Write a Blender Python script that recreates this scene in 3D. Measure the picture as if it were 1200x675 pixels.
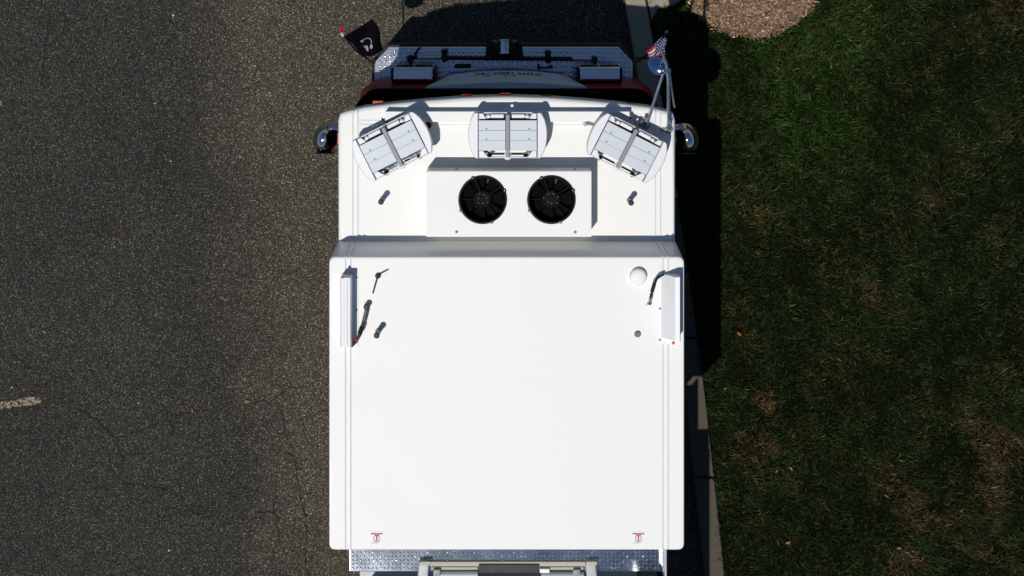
import bpy, bmesh, math, random
import numpy as np
from mathutils import Vector, Matrix
R = math.radians
random.seed(7); rng = np.random.default_rng(11)
for o in list(bpy.data.objects): bpy.data.objects.remove(o)
scene = bpy.context.scene
COL = scene.collection

# ------------------------------------------------------------------ camera
# the drone hangs 15.2 m up, level, just ahead of the truck's nose (world origin below it),
# world +y = the way the truck points, +x = towards the lawn
HC, F = 15.2, 2022.0            # camera height, focal length in 1200-px-wide pixels
NX, NY = 593.75, -20.0          # the point straight below the camera in the survey grid
cd = bpy.data.cameras.new('camera'); cam = bpy.data.objects.new('camera', cd); COL.objects.link(cam)
cam.location = (0, 0, HC); cam.rotation_euler = (0, 0, 0)
cd.sensor_width = 36; cd.lens = 36 * F / 1200
cd.shift_x = (600 - NX) / 1200; cd.shift_y = -(337.5 - NY) / 1200
cd.clip_start = .1; cd.clip_end = 2000
scene.camera = cam
# ------------------------------------------------------------------ sky, sun, exposure
SX, SY = .225, .295              # shadow run per metre of height
to_sun = Vector((-SX, -SY, 1)).normalized()
world = bpy.data.worlds.new('World'); scene.world = world; world.use_nodes = True
nt = world.node_tree; bg = nt.nodes['Background']
sky = nt.nodes.new('ShaderNodeTexSky'); sky.sky_type = 'NISHITA'; sky.sun_disc = False
sky.sun_elevation = math.asin(to_sun.z); sky.sun_rotation = math.atan2(to_sun.x, to_sun.y)
sky.air_density = 1.0; sky.dust_density = .1; sky.ozone_density = 5.0
nt.links.new(sky.outputs[0], bg.inputs[0]); bg.inputs[1].default_value = .05
sd = bpy.data.lights.new('sun', 'SUN'); sun = bpy.data.objects.new('sun', sd); COL.objects.link(sun)
sd.energy = 3.35; sd.angle = R(.53); sd.color = (1, .962, .91)
sun.location = to_sun * 30
sun.rotation_euler = to_sun.to_track_quat('Z', 'Y').to_euler()
scene.view_settings.view_transform = 'Standard'; scene.view_settings.look = 'None'
scene.view_settings.exposure = 0; scene.view_settings.gamma = 1
scene.view_settings.use_curve_mapping = False
scene.render.engine = 'CYCLES'

# ------------------------------------------------------------------ helpers
def at(px, py, z):
    """survey-grid reading at height z -> world point in metres"""
    s = F / (HC - z)
    return Vector(((px - NX) / s, -(py - NY) / s, z))
def ln(v):                      # sRGB 0-255 -> linear
    v /= 255
    return v / 12.92 if v <= .04045 else ((v + .055) / 1.055) ** 2.4
def srgb(r, g, b): return (ln(r), ln(g), ln(b), 1)

MATS = {}
def mat(name, col, rough=.5, metal=0, var=.08, scale=12, bump=0, bscale=80, coat=0, spec=.5, rvar=.08):
    if name in MATS: return MATS[name]
    m = bpy.data.materials.new(name); m.use_nodes = True; t = m.node_tree; N = t.nodes; L = t.links
    p = N['Principled BSDF']; tc = N.new('ShaderNodeTexCoord')
    n = N.new('ShaderNodeTexNoise'); n.inputs['Scale'].default_value = scale; n.inputs['Detail'].default_value = 6
    L.new(tc.outputs['Object'], n.inputs['Vector'])
    mx = N.new('ShaderNodeMix'); mx.data_type = 'RGBA'
    c = Vector(col[:3]); mx.inputs[6].default_value = (*(c * (1 - var)), 1); mx.inputs[7].default_value = (*(c * (1 + var)), 1)
    L.new(n.outputs['Fac'], mx.inputs[0]); L.new(mx.outputs[2], p.inputs['Base Color'])
    mr = N.new('ShaderNodeMapRange'); mr.inputs[3].default_value = max(.02, rough - rvar); mr.inputs[4].default_value = min(1, rough + rvar)
    L.new(n.outputs['Fac'], mr.inputs[0]); L.new(mr.outputs[0], p.inputs['Roughness'])
    p.inputs['Metallic'].default_value = metal; p.inputs['Coat Weight'].default_value = coat
    p.inputs['Coat Roughness'].default_value = .08; p.inputs['Specular IOR Level'].default_value = spec
    if bump:
        b = N.new('ShaderNodeTexNoise'); b.inputs['Scale'].default_value = bscale; b.inputs['Detail'].default_value = 4
        L.new(tc.outputs['Object'], b.inputs['Vector'])
        bp = N.new('ShaderNodeBump'); bp.inputs['Strength'].default_value = bump; bp.inputs['Distance'].default_value = .004
        L.new(b.outputs['Fac'], bp.inputs['Height']); L.new(bp.outputs[0], p.inputs['Normal'])
    MATS[name] = m
    return m

WHITE = mat('white_paint', (.80, .80, .77), .5, 0, .018, 2.2, .02, 25, .25, .3)
WHITE.node_tree.nodes['Principled BSDF'].inputs['Coat Roughness'].default_value = .035
WHITE2 = mat('white_cover', (.81, .81, .81), .5, 0, .015, 6, 0, 80, 0, .3)
BEAD = mat('sealant_bead', (.66, .67, .67), .5, 0, .05, 20)
RED = mat('red_paint', (.20, .005, .011), .4, 0, .05, 4, 0, 80, 0, .2)
BLACK = mat('black_plastic', (.006, .006, .0065), .5, 0, .2, 30, .1, 200, 0, .3)
RUBBER = mat('black_rubber', (.014, .014, .014), .8, 0, .2, 30, .2, 200)
GLASS = mat('dark_window_glass', (.006, .007, .008), .05, 0, .1, 3, 0, 80, 0, .5, .02)
WIND = mat('dark_windshield', (.004, .004, .005), .45, 0, .1, 3, 0, 80, 0, .0, .05)
CHROME = mat('chrome', (.70, .72, .75), .09, 1, .03, 8, .03, 14, 0, .5, .05)
STEEL = mat('brushed_steel', (.55, .57, .60), .3, 1, .06, 30)
TREAD = mat('tread_plate_aluminium', (.56, .61, .66), .17, 1, .2, 7, .08, 60, 0, .5, .03)
TREADR = mat('rear_tread_plate', (.48, .53, .58), .10, 1, .3, 5, 0, 60, 0, .5, .03)
TREADRHI = mat('worn_rear_lozenge', (.60, .64, .68), .09, 1, .3, 7, 0, 80, 0, .5, .03)
TREADHI = mat('polished_lozenge', (.90, .92, .94), .16, 1, .06, 20, 0, 80, 0, .5, .03)
ALU = mat('painted_aluminium_fin', (.52, .565, .60), .42, 0, .03, 10)
CAP = mat('pale_end_cap', (.70, .705, .725), .4, 0, .02, 10)
GREYM = mat('grey_metal', (.19, .205, .22), .5, .1, .1, 20)
AMBER = mat('amber_lens', (.40, .05, .012), .25, 0, .06, 30)
REDL = mat('red_marker', (.55, .02, .02), .3, 0, .06, 30)
GOLD = mat('gold_leaf', (.20, .125, .03), .35, .6, .1, 60)
TAN = mat('weathered_aluminium', (.40, .38, .31), .6, 0, .15, 25, .1, 60)
DULL = mat('dull_steel', (.30, .32, .33), .5, .2, .1, 25)
NAVY = mat('navy_cloth', (.018, .025, .12), .8, 0, .08, 40)
FRED = mat('red_cloth', (.45, .015, .03), .8, 0, .08, 40)
FWHITE = mat('white_cloth', (.74, .73, .72), .8, 0, .04, 40)
FBLACK = mat('black_cloth', (.0035, .0035, .0045), .95, 0, .15, 40, 0, 80, 0, .05)
EMBL = mat('white_print', (.34, .34, .42), .8, 0, .05, 40)
PURPLE = mat('smoked_cap', (.10, .10, .16), .3, 0, .1, 40)
PINK = mat('faded_red_print', (.62, .12, .17), .6, 0, .1, 60)
INK = mat('grey_print', (.16, .15, .16), .6, 0, .1, 60)
PALEINK = mat('pale_grey_print', (.55, .56, .56), .6, 0, .1, 60)

class MB:
    def __init__(s): s.bm = bmesh.new()
    def face(s, pts):
        return s.bm.faces.new([s.bm.verts.new(p) for p in pts])
    def box(s, x0, x1, y0, y1, z0, z1, bev=0, seg=2, M=None):
        b = bmesh.new(); bmesh.ops.create_cube(b, size=1)
        for v in b.verts: v.co = Vector((x0 + (v.co.x + .5) * (x1 - x0), y0 + (v.co.y + .5) * (y1 - y0), z0 + (v.co.z + .5) * (z1 - z0)))
        if bev: bmesh.ops.bevel(b, geom=b.edges[:], offset=bev, segments=seg, profile=.5, affect='EDGES')
        s._add(b, M); return s
    def _add(s, b, M=None, recalc=True):
        if M is not None: bmesh.ops.transform(b, matrix=M, verts=b.verts[:])
        if recalc: bmesh.ops.recalc_face_normals(b, faces=b.faces[:])
        vm = {v: s.bm.verts.new(v.co) for v in b.verts}
        for f in b.faces: s.bm.faces.new([vm[v] for v in f.verts])
        b.free()
    def tube(s, pts, r, n=8, cap=True, r1=None):
        """round bar through the points"""
        pts = [Vector(p) for p in pts]; b = bmesh.new(); rings = []; up = None
        for i, p in enumerate(pts):
            t = (pts[min(i + 1, len(pts) - 1)] - pts[max(i - 1, 0)]).normalized()
            if up is None: up = t.orthogonal().normalized()
            up = (up - t * up.dot(t)).normalized(); sd_ = t.cross(up)
            rr = r if r1 is None else r + (r1 - r) * i / (len(pts) - 1)
            rings.append([b.verts.new(p + (up * math.cos(a) + sd_ * math.sin(a)) * rr) for a in [2 * math.pi * k / n for k in range(n)]])
        for A, B in zip(rings, rings[1:]):
            for k in range(n): b.faces.new((A[k], A[(k + 1) % n], B[(k + 1) % n], B[k]))
        if cap: b.faces.new(rings[0][::-1]); b.faces.new(rings[-1])
        s._add(b); return s
    def lathe(s, prof, c=(0, 0, 0), axis='z', n=24, M=None, caps=(1, 1)):
        """prof = [(radius, height)...]"""
        b = bmesh.new(); rings = []
        for r, h in prof:
            rings.append([b.verts.new((r * math.cos(2 * math.pi * k / n), r * math.sin(2 * math.pi * k / n), h)) for k in range(n)])
        for A, B in zip(rings, rings[1:]):
            for k in range(n): b.faces.new((A[k], A[(k + 1) % n], B[(k + 1) % n], B[k]))
        if caps[0]: b.faces.new(rings[0][::-1])
        if caps[1]: b.faces.new(rings[-1])
        Mx = Matrix.Identity(4)
        if axis == 'x': Mx = Matrix.Rotation(R(90), 4, 'Y')
        if axis == 'y': Mx = Matrix.Rotation(R(-90), 4, 'X')
        Mx = Matrix.Translation(c) @ Mx
        if M is not None: Mx = M @ Mx
        s._add(b, Mx); return s
    def loft(s, poly, prof, cap_top=True, cap_bot=True):
        """convex outline (ccw) offset inwards by off at height z"""
        b = bmesh.new(); rings = []; n = len(poly)
        nrm = []
        for i in range(n):
            a, c, d = Vector(poly[i - 1]), Vector(poly[i]), Vector(poly[(i + 1) % n])
            e1, e2 = (c - a).normalized(), (d - c).normalized()
            n1, n2 = Vector((-e1.y, e1.x)), Vector((-e2.y, e2.x)); m = (n1 + n2).normalized()
            nrm.append(m / max(.3, m.dot(n1)))
        for off, z in prof:
            rings.append([b.verts.new((poly[i][0] + nrm[i].x * off, poly[i][1] + nrm[i].y * off, z)) for i in range(n)])
        for A, B in zip(rings, rings[1:]):
            for k in range(n): b.faces.new((A[k], A[(k + 1) % n], B[(k + 1) % n], B[k]))
        if cap_bot: b.faces.new(rings[0][::-1])
        if cap_top: b.faces.new(rings[-1])
        s._add(b); return s
    def mesh(s, name, smooth=30):
        me = bpy.data.meshes.new(name); s.bm.to_mesh(me); s.bm.free()
        if smooth:
            me.polygons.foreach_set('use_smooth', [True] * len(me.polygons)); me.set_sharp_from_angle(angle=R(smooth))
        return me

WLOC = {}                       # world position of every object's origin
def link(name, me, m=None, parent=None, loc=(0, 0, 0), rz=0):
    o = bpy.data.objects.new(name, me); COL.objects.link(o); w = Vector(loc)
    WLOC[o] = w
    if m is not None: me.materials.append(m)
    if parent is not None:
        o.parent = parent; o.location = w - WLOC[parent]
    else: o.location = w
    o.rotation_euler = (0, 0, rz)
    return o
def obj(name, mb, m, parent=None, loc=(0, 0, 0), smooth=40):
    o = link(name, mb.mesh(name, smooth), m, parent, loc)
    if smooth: w = o.modifiers.new('face_weight', 'WEIGHTED_NORMAL'); w.keep_sharp = True; w.weight = 80
    return o
def tag(o, label, cat, group=None):
    o['label'] = label; o['category'] = cat
    if group: o['group'] = group
    return o
def struct(o): o['kind'] = 'structure'; return o
def stuff(o): o['kind'] = 'stuff'; return o
def empty(name, loc): 
    o = bpy.data.objects.new(name, None); COL.objects.link(o); o.location = loc; WLOC[o] = Vector(loc); o.empty_display_size = .2; return o
def rounded(pts, r, seg=5):
    """round the corners of a ccw outline; r is one radius or one per corner"""
    out = []; n = len(pts)
    for i in range(n):
        rr = r[i] if isinstance(r, (list, tuple)) else r
        a, c, d = Vector(pts[i - 1]), Vector(pts[i]), Vector(pts[(i + 1) % n])
        if rr <= 0: out.append(tuple(c)); continue
        u, v = (a - c), (d - c); rr = min(rr, u.length * .45, v.length * .45)
        p0, p1 = c + u.normalized() * rr, c + v.normalized() * rr
        for k in range(seg + 1):
            t = k / seg; out.append(tuple(p0 * (1 - t) ** 2 + c * 2 * t * (1 - t) + p1 * t * t))
    return out

# ================================================================== ground
def gx(px): return (px - NX) / (F / HC)
def gy(py): return -(py - NY) / (F / HC)

def asphalt():
    m = bpy.data.materials.new('asphalt'); m.use_nodes = True; t = m.node_tree; N = t.nodes; L = t.links; p = N['Principled BSDF']
    tc = N.new('ShaderNodeTexCoord'); O = tc.outputs['Object']
    def noise(sc, det=4, rough=.55, dist=0):
        n = N.new('ShaderNodeTexNoise'); n.inputs['Scale'].default_value = sc; n.inputs['Detail'].default_value = det
        n.inputs['Roughness'].default_value = rough; n.inputs['Distortion'].default_value = dist; L.new(O, n.inputs['Vector']); return n.outputs['Fac']
    def mathn(op, a, b=None, c=None, clamp=False):
        n = N.new('ShaderNodeMath'); n.operation = op; n.use_clamp = clamp
        for i, v in enumerate((a, b, c)):
            if v is None: continue
            if isinstance(v, (int, float)): n.inputs[i].default_value = v
            else: L.new(v, n.inputs[i])
        return n.outputs[0]
    def mix(f, a, b, mode='MIX'):
        n = N.new('ShaderNodeMix'); n.data_type = 'RGBA'; n.blend_type = mode
        for i, v in ((0, f), (6, a), (7, b)):
            if isinstance(v, tuple): n.inputs[i].default_value = v
            elif isinstance(v, (int, float)): n.inputs[i].default_value = v
            else: L.new(v, n.inputs[i])
        return n.outputs[2]
    def ramp(f, stops):
        n = N.new('ShaderNodeValToRGB'); e = n.color_ramp.elements
        e[0].position, e[0].color = stops[0]; e[1].position, e[1].color = stops[-1]
        for pos, c in stops[1:-1]: q = e.new(pos); q.color = c
        L.new(f, n.inputs[0]); return n.outputs[0]
    sep = N.new('ShaderNodeSeparateXYZ'); L.new(O, sep.inputs[0]); X, Y = sep.outputs[0], sep.outputs[1]
    # worn, sandy strip beside the gutter: wider towards the far end, ragged edge
    edge = mathn('ADD', mathn('MULTIPLY', mathn('ADD', Y, 5.2), -.13), mathn('MULTIPLY', mathn('SUBTRACT', noise(1.3, 5), .5), 1.3))
    strip = mathn('MULTIPLY_ADD', mathn('ADD', X, mathn('SUBTRACT', 1.95, edge)), 1.5, .5, True)
    patch = mathn('MULTIPLY_ADD', noise(.8, 5), 2.4, -.75, True)
    blotch = mathn('MULTIPLY_ADD', noise(5, 6, .6), 2.2, -.6, True)
    base = mix(patch, (.038, .0375, .0358, 1), (.052, .0508, .0475, 1))
    base = mix(strip, base, (.088, .081, .066, 1))
    base = mix(mathn('MULTIPLY', blotch, .5), base, mix(1.0, base, (1.35, 1.25, 1.05, 1), 'MULTIPLY'))
    rust = mathn('MULTIPLY_ADD', noise(2.6, 7, .65, .6), 4.0, -2.35, True)
    base = mix(mathn('MULTIPLY', rust, .3), base, (.060, .050, .030, 1))
    v = N.new('ShaderNodeTexVoronoi'); v.inputs['Scale'].default_value = 150; L.new(O, v.inputs['Vector'])
    s2 = N.new('ShaderNodeSeparateColor'); L.new(v.outputs['Color'], s2.inputs[0])
    ag = ramp(s2.outputs[0], [(0, (.2, .2, .2, 1)), (.45, (.62, .62, .62, 1)), (.8, (1.08, 1.08, 1.08, 1)), (.93, (1.8, 1.8, 1.77, 1)), (1, (4.8, 4.7, 4.5, 1))])
    v2 = N.new('ShaderNodeTexVoronoi'); v2.inputs['Scale'].default_value = 330; L.new(O, v2.inputs['Vector'])
    s3 = N.new('ShaderNodeSeparateColor'); L.new(v2.outputs['Color'], s3.inputs[0])
    ag2 = ramp(s3.outputs[1], [(0, (.4, .4, .4, 1)), (.7, (1.0, 1.0, 1.0, 1)), (1, (2.4, 2.3, 2.1, 1))])
    c = mix(1.0, mix(1.0, base, ag, 'MULTIPLY'), ag2, 'MULTIPLY')
    # warm and cool chips
    c = mix(.2, c, mix(1.0, c, ramp(s2.outputs[1], [(0, (1.25, .95, .7, 1)), (.5, (1, 1, 1, 1)), (1, (.85, 1.0, 1.15, 1))]), 'MULTIPLY'))
    L.new(c, p.inputs['Base Color']); p.inputs['Roughness'].default_value = .92; p.inputs['Specular IOR Level'].default_value = .2
    b = N.new('ShaderNodeBump'); b.inputs['Strength'].default_value = .7; b.inputs['Distance'].default_value = .006
    L.new(mathn('ADD', v.outputs['Distance'], s3.outputs[0]), b.inputs['Height']); L.new(b.outputs[0], p.inputs['Normal'])
    return m
mb = MB(); mb.face([(-400, -400, 0), (400, -400, 0), (400, 400, 0), (-400, 400, 0)])
road = struct(obj('asphalt_road', mb, asphalt(), smooth=0)); road['label'] = 'dark worn asphalt with pale aggregate around the truck'

# hairline cracks in the asphalt
CRACK = mat('crack_filler', (.006, .006, .006), .95, 0, .2, 40)
def jag(pts, step=.045, amp=.018):
    out = []
    for a, b in zip(pts, pts[1:]):
        a, b = Vector(a), Vector(b); n = max(2, int((b - a).length / step)); q = Vector((-(b - a).y, (b - a).x)).normalized()
        for k in range(n): out.append(a.lerp(b, k / n) + q * random.uniform(-amp, amp))
    out.append(Vector(pts[-1])); return out
def crack(pxs, w):
    P = jag([(gx(x), gy(y)) for x, y in pxs]); b = MB(); prev = None
    for i, q in enumerate(P):
        t = (P[min(i + 1, len(P) - 1)] - P[max(i - 1, 0)]).normalized(); nrm = Vector((-t.y, t.x))
        ww = 1.5 * w * random.uniform(.35, 1.1) * (1 if 0 < i < len(P) - 1 else .1)
        cur = (b.bm.verts.new((*(q + nrm * ww), .004)), b.bm.verts.new((*(q - nrm * ww), .004)))
        if prev: b.bm.faces.new((prev[0], prev[1], cur[1], cur[0]))
        prev = cur
    bmesh.ops.recalc_face_normals(b.bm, faces=b.bm.faces[:])
    return obj('crack', b, CRACK, road, smooth=0)
for pxs, w in (([(90, 478), (112, 490), (137, 513), (144, 535), (143, 550)], .005), ([(137, 515), (165, 502), (190, 497)], .003),
               ([(190, 468), (197, 490), (205, 510)], .0035), ([(178, 500), (181, 485)], .003), ([(197, 490), (222, 482), (250, 484)], .003),
               ([(283, 470), (315, 471), (340, 455), (350, 456)], .0035), ([(140, 565), (170, 570), (200, 574), (213, 566)], .0035),
               ([(190, 605), (212, 599), (240, 602)], .0035), ([(155, 655), (170, 675), (180, 700)], .004),
               ([(327, 470), (334, 505), (345, 545), (356, 590), (358, 640), (362, 700)], .003), ([(212, 567), (214, 600)], .003),
               ([(300, 600), (322, 602)], .0035), ([(60, 5), (52, 60), (50, 110)], .003), ([(5, 405), (38, 432)], .003),
               ([(300, 75), (297, 98)], .003), ([(325, 560), (322, 600), (330, 640)], .003), ([(185, 560), (165, 530), (150, 535)], .0025)):
    crack(pxs, w)

# worn end of a painted stall line
def paint():
    m = mat('worn_line_paint', (.33, .25, .17), .8, 0, .5, 40); t = m.node_tree; N = t.nodes; L = t.links; p = N['Principled BSDF']
    n = N.new('ShaderNodeTexNoise'); n.inputs['Scale'].default_value = 55; n.inputs['Detail'].default_value = 5
    tc = N.new('ShaderNodeTexCoord'); L.new(tc.outputs['Object'], n.inputs['Vector'])
    r = N.new('ShaderNodeValToRGB'); r.color_ramp.elements[0].position = .42; r.color_ramp.elements[1].position = .6; L.new(n.outputs['Fac'], r.inputs[0])
    L.new(r.outputs[0], p.inputs['Alpha']); return m
P0 = [(-60, 476), (0, 470.5), (18, 469), (36, 464.5), (47, 466), (48.5, 471.5), (38, 474.5), (16, 477), (0, 479.5), (-60, 486)]
P0 = [(-900, 560)] + P0 + [(-900, 572)]
mb = MB(); mb.face([(gx(x), gy(y), .004) for x, y in P0][::-1])
struct(obj('painted_line', mb, paint(), smooth=0))['label'] = 'worn cream painted stall line on the asphalt'

# kerb: concrete stones on a gentle curve
def curb_x(py):                 # survey x of the kerb's lawn-side edge
    ys = [-900, -300, 0, 20, 230, 450, 675, 900, 1500, 3200]; xs = [560, 690, 756, 760, 793, 824, 848.5, 870, 925, 1050]
    return float(np.interp(py, ys, xs))
def kx(y): return gx(curb_x(-y * F / HC + NY))
def concrete():
    m = mat('kerb_concrete', (.27, .235, .17), .9, 0, .35, 30, .5, 120); return m
CONC = concrete()
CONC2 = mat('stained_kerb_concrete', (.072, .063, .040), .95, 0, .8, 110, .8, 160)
kerb = MB()
for a, b in zip(np.arange(-12, 2.9, .5), np.arange(-11.5, 3.1, .5)): kerb.face([(kx(a) - .184, a, .02), (kx(a) - .002, a, .02), (kx(b) - .002, b, .02), (kx(b) - .184, b, .02)])
kerb = struct(obj('kerb', kerb, CONC, smooth=0)); kerb['label'] = 'narrow concrete kerb between the asphalt and the lawn'
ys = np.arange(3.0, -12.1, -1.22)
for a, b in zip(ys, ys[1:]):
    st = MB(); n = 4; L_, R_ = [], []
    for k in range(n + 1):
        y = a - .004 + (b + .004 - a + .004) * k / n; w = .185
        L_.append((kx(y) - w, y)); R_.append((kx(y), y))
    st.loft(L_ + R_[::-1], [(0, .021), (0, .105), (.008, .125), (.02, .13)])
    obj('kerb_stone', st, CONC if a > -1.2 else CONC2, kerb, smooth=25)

# lawn sheet, raised to the kerb
SOIL = mat('lawn_soil', (.005, .0062, .0022), .95, 0, .5, 25, .6, 60, 0, 0)
mb = MB(); P = [(kx(y) + .004, y) for y in np.arange(-12, 3.01, .5)]
for (x0, y0), (x1, y1) in zip(P, P[1:]): mb.face([(x0, y0, .1), (60, y0, .1), (60, y1, .1), (x1, y1, .1)])
lawn = struct(obj('lawn', mb, SOIL, smooth=0)); lawn['label'] = 'dark lawn ground with dry patches beside the kerb'
# pale concrete apron by the kerb near the mulch
ap = [(761.5, -400), (797, -400), (797, -30), (795, 2), (786, 7), (770, 10), (763, 24), (761.5, 10)]
def apron_in(x, y): return False
mb = MB(); pts = [(kx(gy(py)) + .012 if i in (0, 7, 6) else gx(px), gy(py)) for i, (px, py) in enumerate(ap)]
mb.loft(pts[::-1], [(0, .09), (0, .118), (.006, .124)])
struct(obj('concrete_apron', mb, CONC))['label'] = 'pale concrete apron slab behind the kerb'

# mulch bed of wood chips
MBED = [(803, -120), (806, 2), (812, 12), (826, 24), (842, 31), (858, 38), (877, 41), (893, 41), (908, 37), (920, 29), (934, 21), (944, 12), (950, 2), (957, -30), (965, -120)]
bed = np.array([(gx(x), gy(y)) for x, y in MBED])
def inside(poly, x, y):
    c = np.zeros(len(x), bool); j = len(poly) - 1
    for i in range(len(poly)):
        xi, yi = poly[i]; xj, yj = poly[j]
        with np.errstate(divide='ignore', invalid='ignore'):
            c ^= ((yi > y) != (yj > y)) & (x < (xj - xi) * (y - yi) / (yj - yi + 1e-12) + xi)
        j = i
    return c
mb = MB(); mb.loft([tuple(p) for p in bed][::-1] if False else [tuple(p) for p in bed], [(0, .101), (.02, .112), (.06, .118)])
MUL = mat('mulch_ground', (.10, .062, .040), .95, 0, .4, 40, .6, 80)
struct(obj('mulch_ground', mb, MUL, smooth=0))['label'] = 'brown mulch bed let into the lawn'

def soup(name, V, Fq, m, colors=None, parent=None):
    """numpy triangle/quad soup -> one object"""
    me = bpy.data.meshes.new(name); n = len(V); k = Fq.shape[1]
    me.vertices.add(n); me.vertices.foreach_set('co', V.astype(np.float32).ravel())
    me.loops.add(Fq.size); me.loops.foreach_set('vertex_index', Fq.astype(np.int32).ravel())
    me.polygons.add(len(Fq)); me.polygons.foreach_set('loop_start', np.arange(0, Fq.size, k, dtype=np.int32))
    me.update(calc_edges=True)
    if colors is not None:
        a = me.attributes.new('tint', 'FLOAT_COLOR', 'POINT'); c4 = np.ones((n, 4), np.float32); c4[:, :3] = colors
        a.data.foreach_set('color', c4.ravel())
    me.materials.append(m); o = bpy.data.objects.new(name, me); COL.objects.link(o); WLOC[o] = Vector((0, 0, 0))
    if parent: o.parent = parent
    return o
def tintmat(name, rough=.7, spec=.3, trans=0, var=.25, scale=60):
    m = bpy.data.materials.new(name); m.use_nodes = True; t = m.node_tree; N = t.nodes; L = t.links; p = N['Principled BSDF']
    a = N.new('ShaderNodeAttribute'); a.attribute_name = 'tint'
    tc = N.new('ShaderNodeTexCoord'); n = N.new('ShaderNodeTexNoise'); n.inputs['Scale'].default_value = scale; L.new(tc.outputs['Object'], n.inputs['Vector'])
    mr = N.new('ShaderNodeMapRange'); mr.inputs[3].default_value = 1 - var; mr.inputs[4].default_value = 1 + var; L.new(n.outputs['Fac'], mr.inputs[0])
    mx = N.new('ShaderNodeMix'); mx.data_type = 'RGBA'; mx.blend_type = 'MULTIPLY'; mx.inputs[0].default_value = 1
    L.new(a.outputs['Color'], mx.inputs[6]); L.new(mr.outputs[0], mx.inputs[7]); L.new(mx.outputs[2], p.inputs['Base Color'])
    p.inputs['Roughness'].default_value = rough; p.inputs['Specular IOR Level'].default_value = spec
    return m
# chips
n = 9000; lo, hi = bed.min(0), bed.max(0)
cx = rng.uniform(lo[0], hi[0], n * 2); cy = rng.uniform(max(lo[1], gy(41)), min(hi[1], gy(-60)), n * 2)
k = inside(bed, cx, cy); cx, cy = cx[k], cy[k]; n = len(cx)
cx = cx + rng.normal(0, .022, n); cy = cy + rng.normal(0, .022, n)
an = rng.uniform(0, 2 * np.pi, n); l = rng.uniform(.006, .026, n) * rng.uniform(.6, 1.3, n); w = rng.uniform(.002, .006, n); tl = rng.uniform(-.6, .6, n)
ux = np.stack([np.cos(an) * np.cos(tl), np.sin(an) * np.cos(tl), np.sin(tl)], 1); vx = np.stack([-np.sin(an), np.cos(an), rng.uniform(-.5, .5, n)], 1)
C = np.stack([cx, cy, rng.uniform(.118, .15, n)], 1)
th = np.array([0, 0, .003])
base8 = [C + ux * l[:, None] * a + vx * w[:, None] * b + th * c for c in (-1, 1) for a, b in ((-1, -1), (1, -1), (1, 1), (-1, 1))]
V = np.stack(base8, 1).reshape(-1, 3)
q = np.array([[4, 5, 6, 7], [0, 3, 2, 1], [0, 1, 5, 4], [2, 3, 7, 6], [1, 2, 6, 5], [3, 0, 4, 7]])
Fq = (np.arange(n)[:, None, None] * 8 + q[None]).reshape(-1, 4)
ch = np.array([.26, .168, .105]) * rng.lognormal(-.15, .5, (n, 1)) * rng.uniform(.9, 1.1, (n, 3))
stuff(soup('mulch_chips', V, Fq, tintmat('wood_chip'), np.repeat(ch, 8, 0)))['label'] = 'reddish brown wood chips covering the mulch bed'

# ------------------------------------------------------------------ grass blades
def fbm(x, y, f, seed):
    r = np.random.default_rng(seed); v = np.zeros_like(x); a = 1; tot = 0
    for o in range(4):
        for _ in range(3):
            th_ = r.uniform(0, 6.28); ph = r.uniform(0, 6.28); v += a * np.sin((x * np.cos(th_) + y * np.sin(th_)) * f * 6.28 * r.uniform(.7, 1.3) + ph) ; tot += a * .5
        f *= 2.05; a *= .62
    return v / tot
nb = 420000
x = rng.uniform(1.05, 5.6, nb); y = rng.uniform(-6.2, 1.3, nb)
kxs = np.interp(-y * F / HC + NY, [-900, -300, 0, 20, 230, 450, 675, 900, 1500, 3200], [560, 690, 756, 760, 793, 824, 848.5, 870, 925, 1050]); kxs = (kxs - NX) / (F / HC)
keep = (x > kxs - .006 - rng.uniform(0, 1, nb) ** 6 * .05) & ~inside(bed * .985 + bed.mean(0) * .015, x, y)
ap_w = np.array([(gx(px), gy(py)) for px, py in [(755, -400), (797, -400), (797, -30), (795, 2), (786, 7), (770, 10), (763, 24), (758, 24)]])
keep &= ~inside(ap_w, x, y)
dens = fbm(x, y, .9, 5) * .5 + fbm(x, y, 3.2, 6) * .5
dry = .35 * fbm(x, y, .55, 21) + .45 * fbm(x, y, 1.7, 22) + .35 * fbm(x, y, 5, 23)
PX, PY = x * F / HC + NX, -y * F / HC + NY
for bx, by, br, am in ((893, 465, 14, 1.6), (872, 400, 22, .7), (890, 520, 22, .8), (1015, 345, 26, .9), (1060, 580, 30, 1.1), (1160, 520, 34, 1.2), (1020, 550, 24, .8), (1050, 650, 22, 1.0), (925, 630, 12, .9), (865, 355, 16, .7), (1090, 40, 30, .4), (1165, 575, 26, .9), (862, 120, 16, .5), (905, 70, 22, .35), (1170, 630, 25, .6)):
    dry += am * np.exp(-((PX - bx) ** 2 + (PY - by) ** 2) / (br * br))
lush = np.exp(-((PX - 930) ** 2 + (PY - 60) ** 2) / 110 ** 2) * .9 + np.exp(-((PX - 960) ** 2 + (PY - 170) ** 2) / 60 ** 2) * .5 + np.exp(-((PX - 845) ** 2 + (PY - 470) ** 2) / 20 ** 2) * 1.0 + np.exp(-((PX - 780) ** 2 + (PY - 15) ** 2) / 22 ** 2) * 1.2
keep &= rng.uniform(-1.6, .9, nb) < dens + .7 + lush * .3
x, y, dry, lush, dens = x[keep], y[keep], dry[keep], lush[keep], dens[keep]; nb = len(x)
ang = fbm(x, y, .7, 31) * 2.6 + fbm(x, y, 2.5, 32) * 1.6 + rng.normal(0, .75, nb)
h = rng.uniform(.022, .068, nb) * (1 + .25 * dens + .25 * lush); lean = rng.uniform(.2, 1.1, nb); w = rng.uniform(.0013, .0030, nb)
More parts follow.
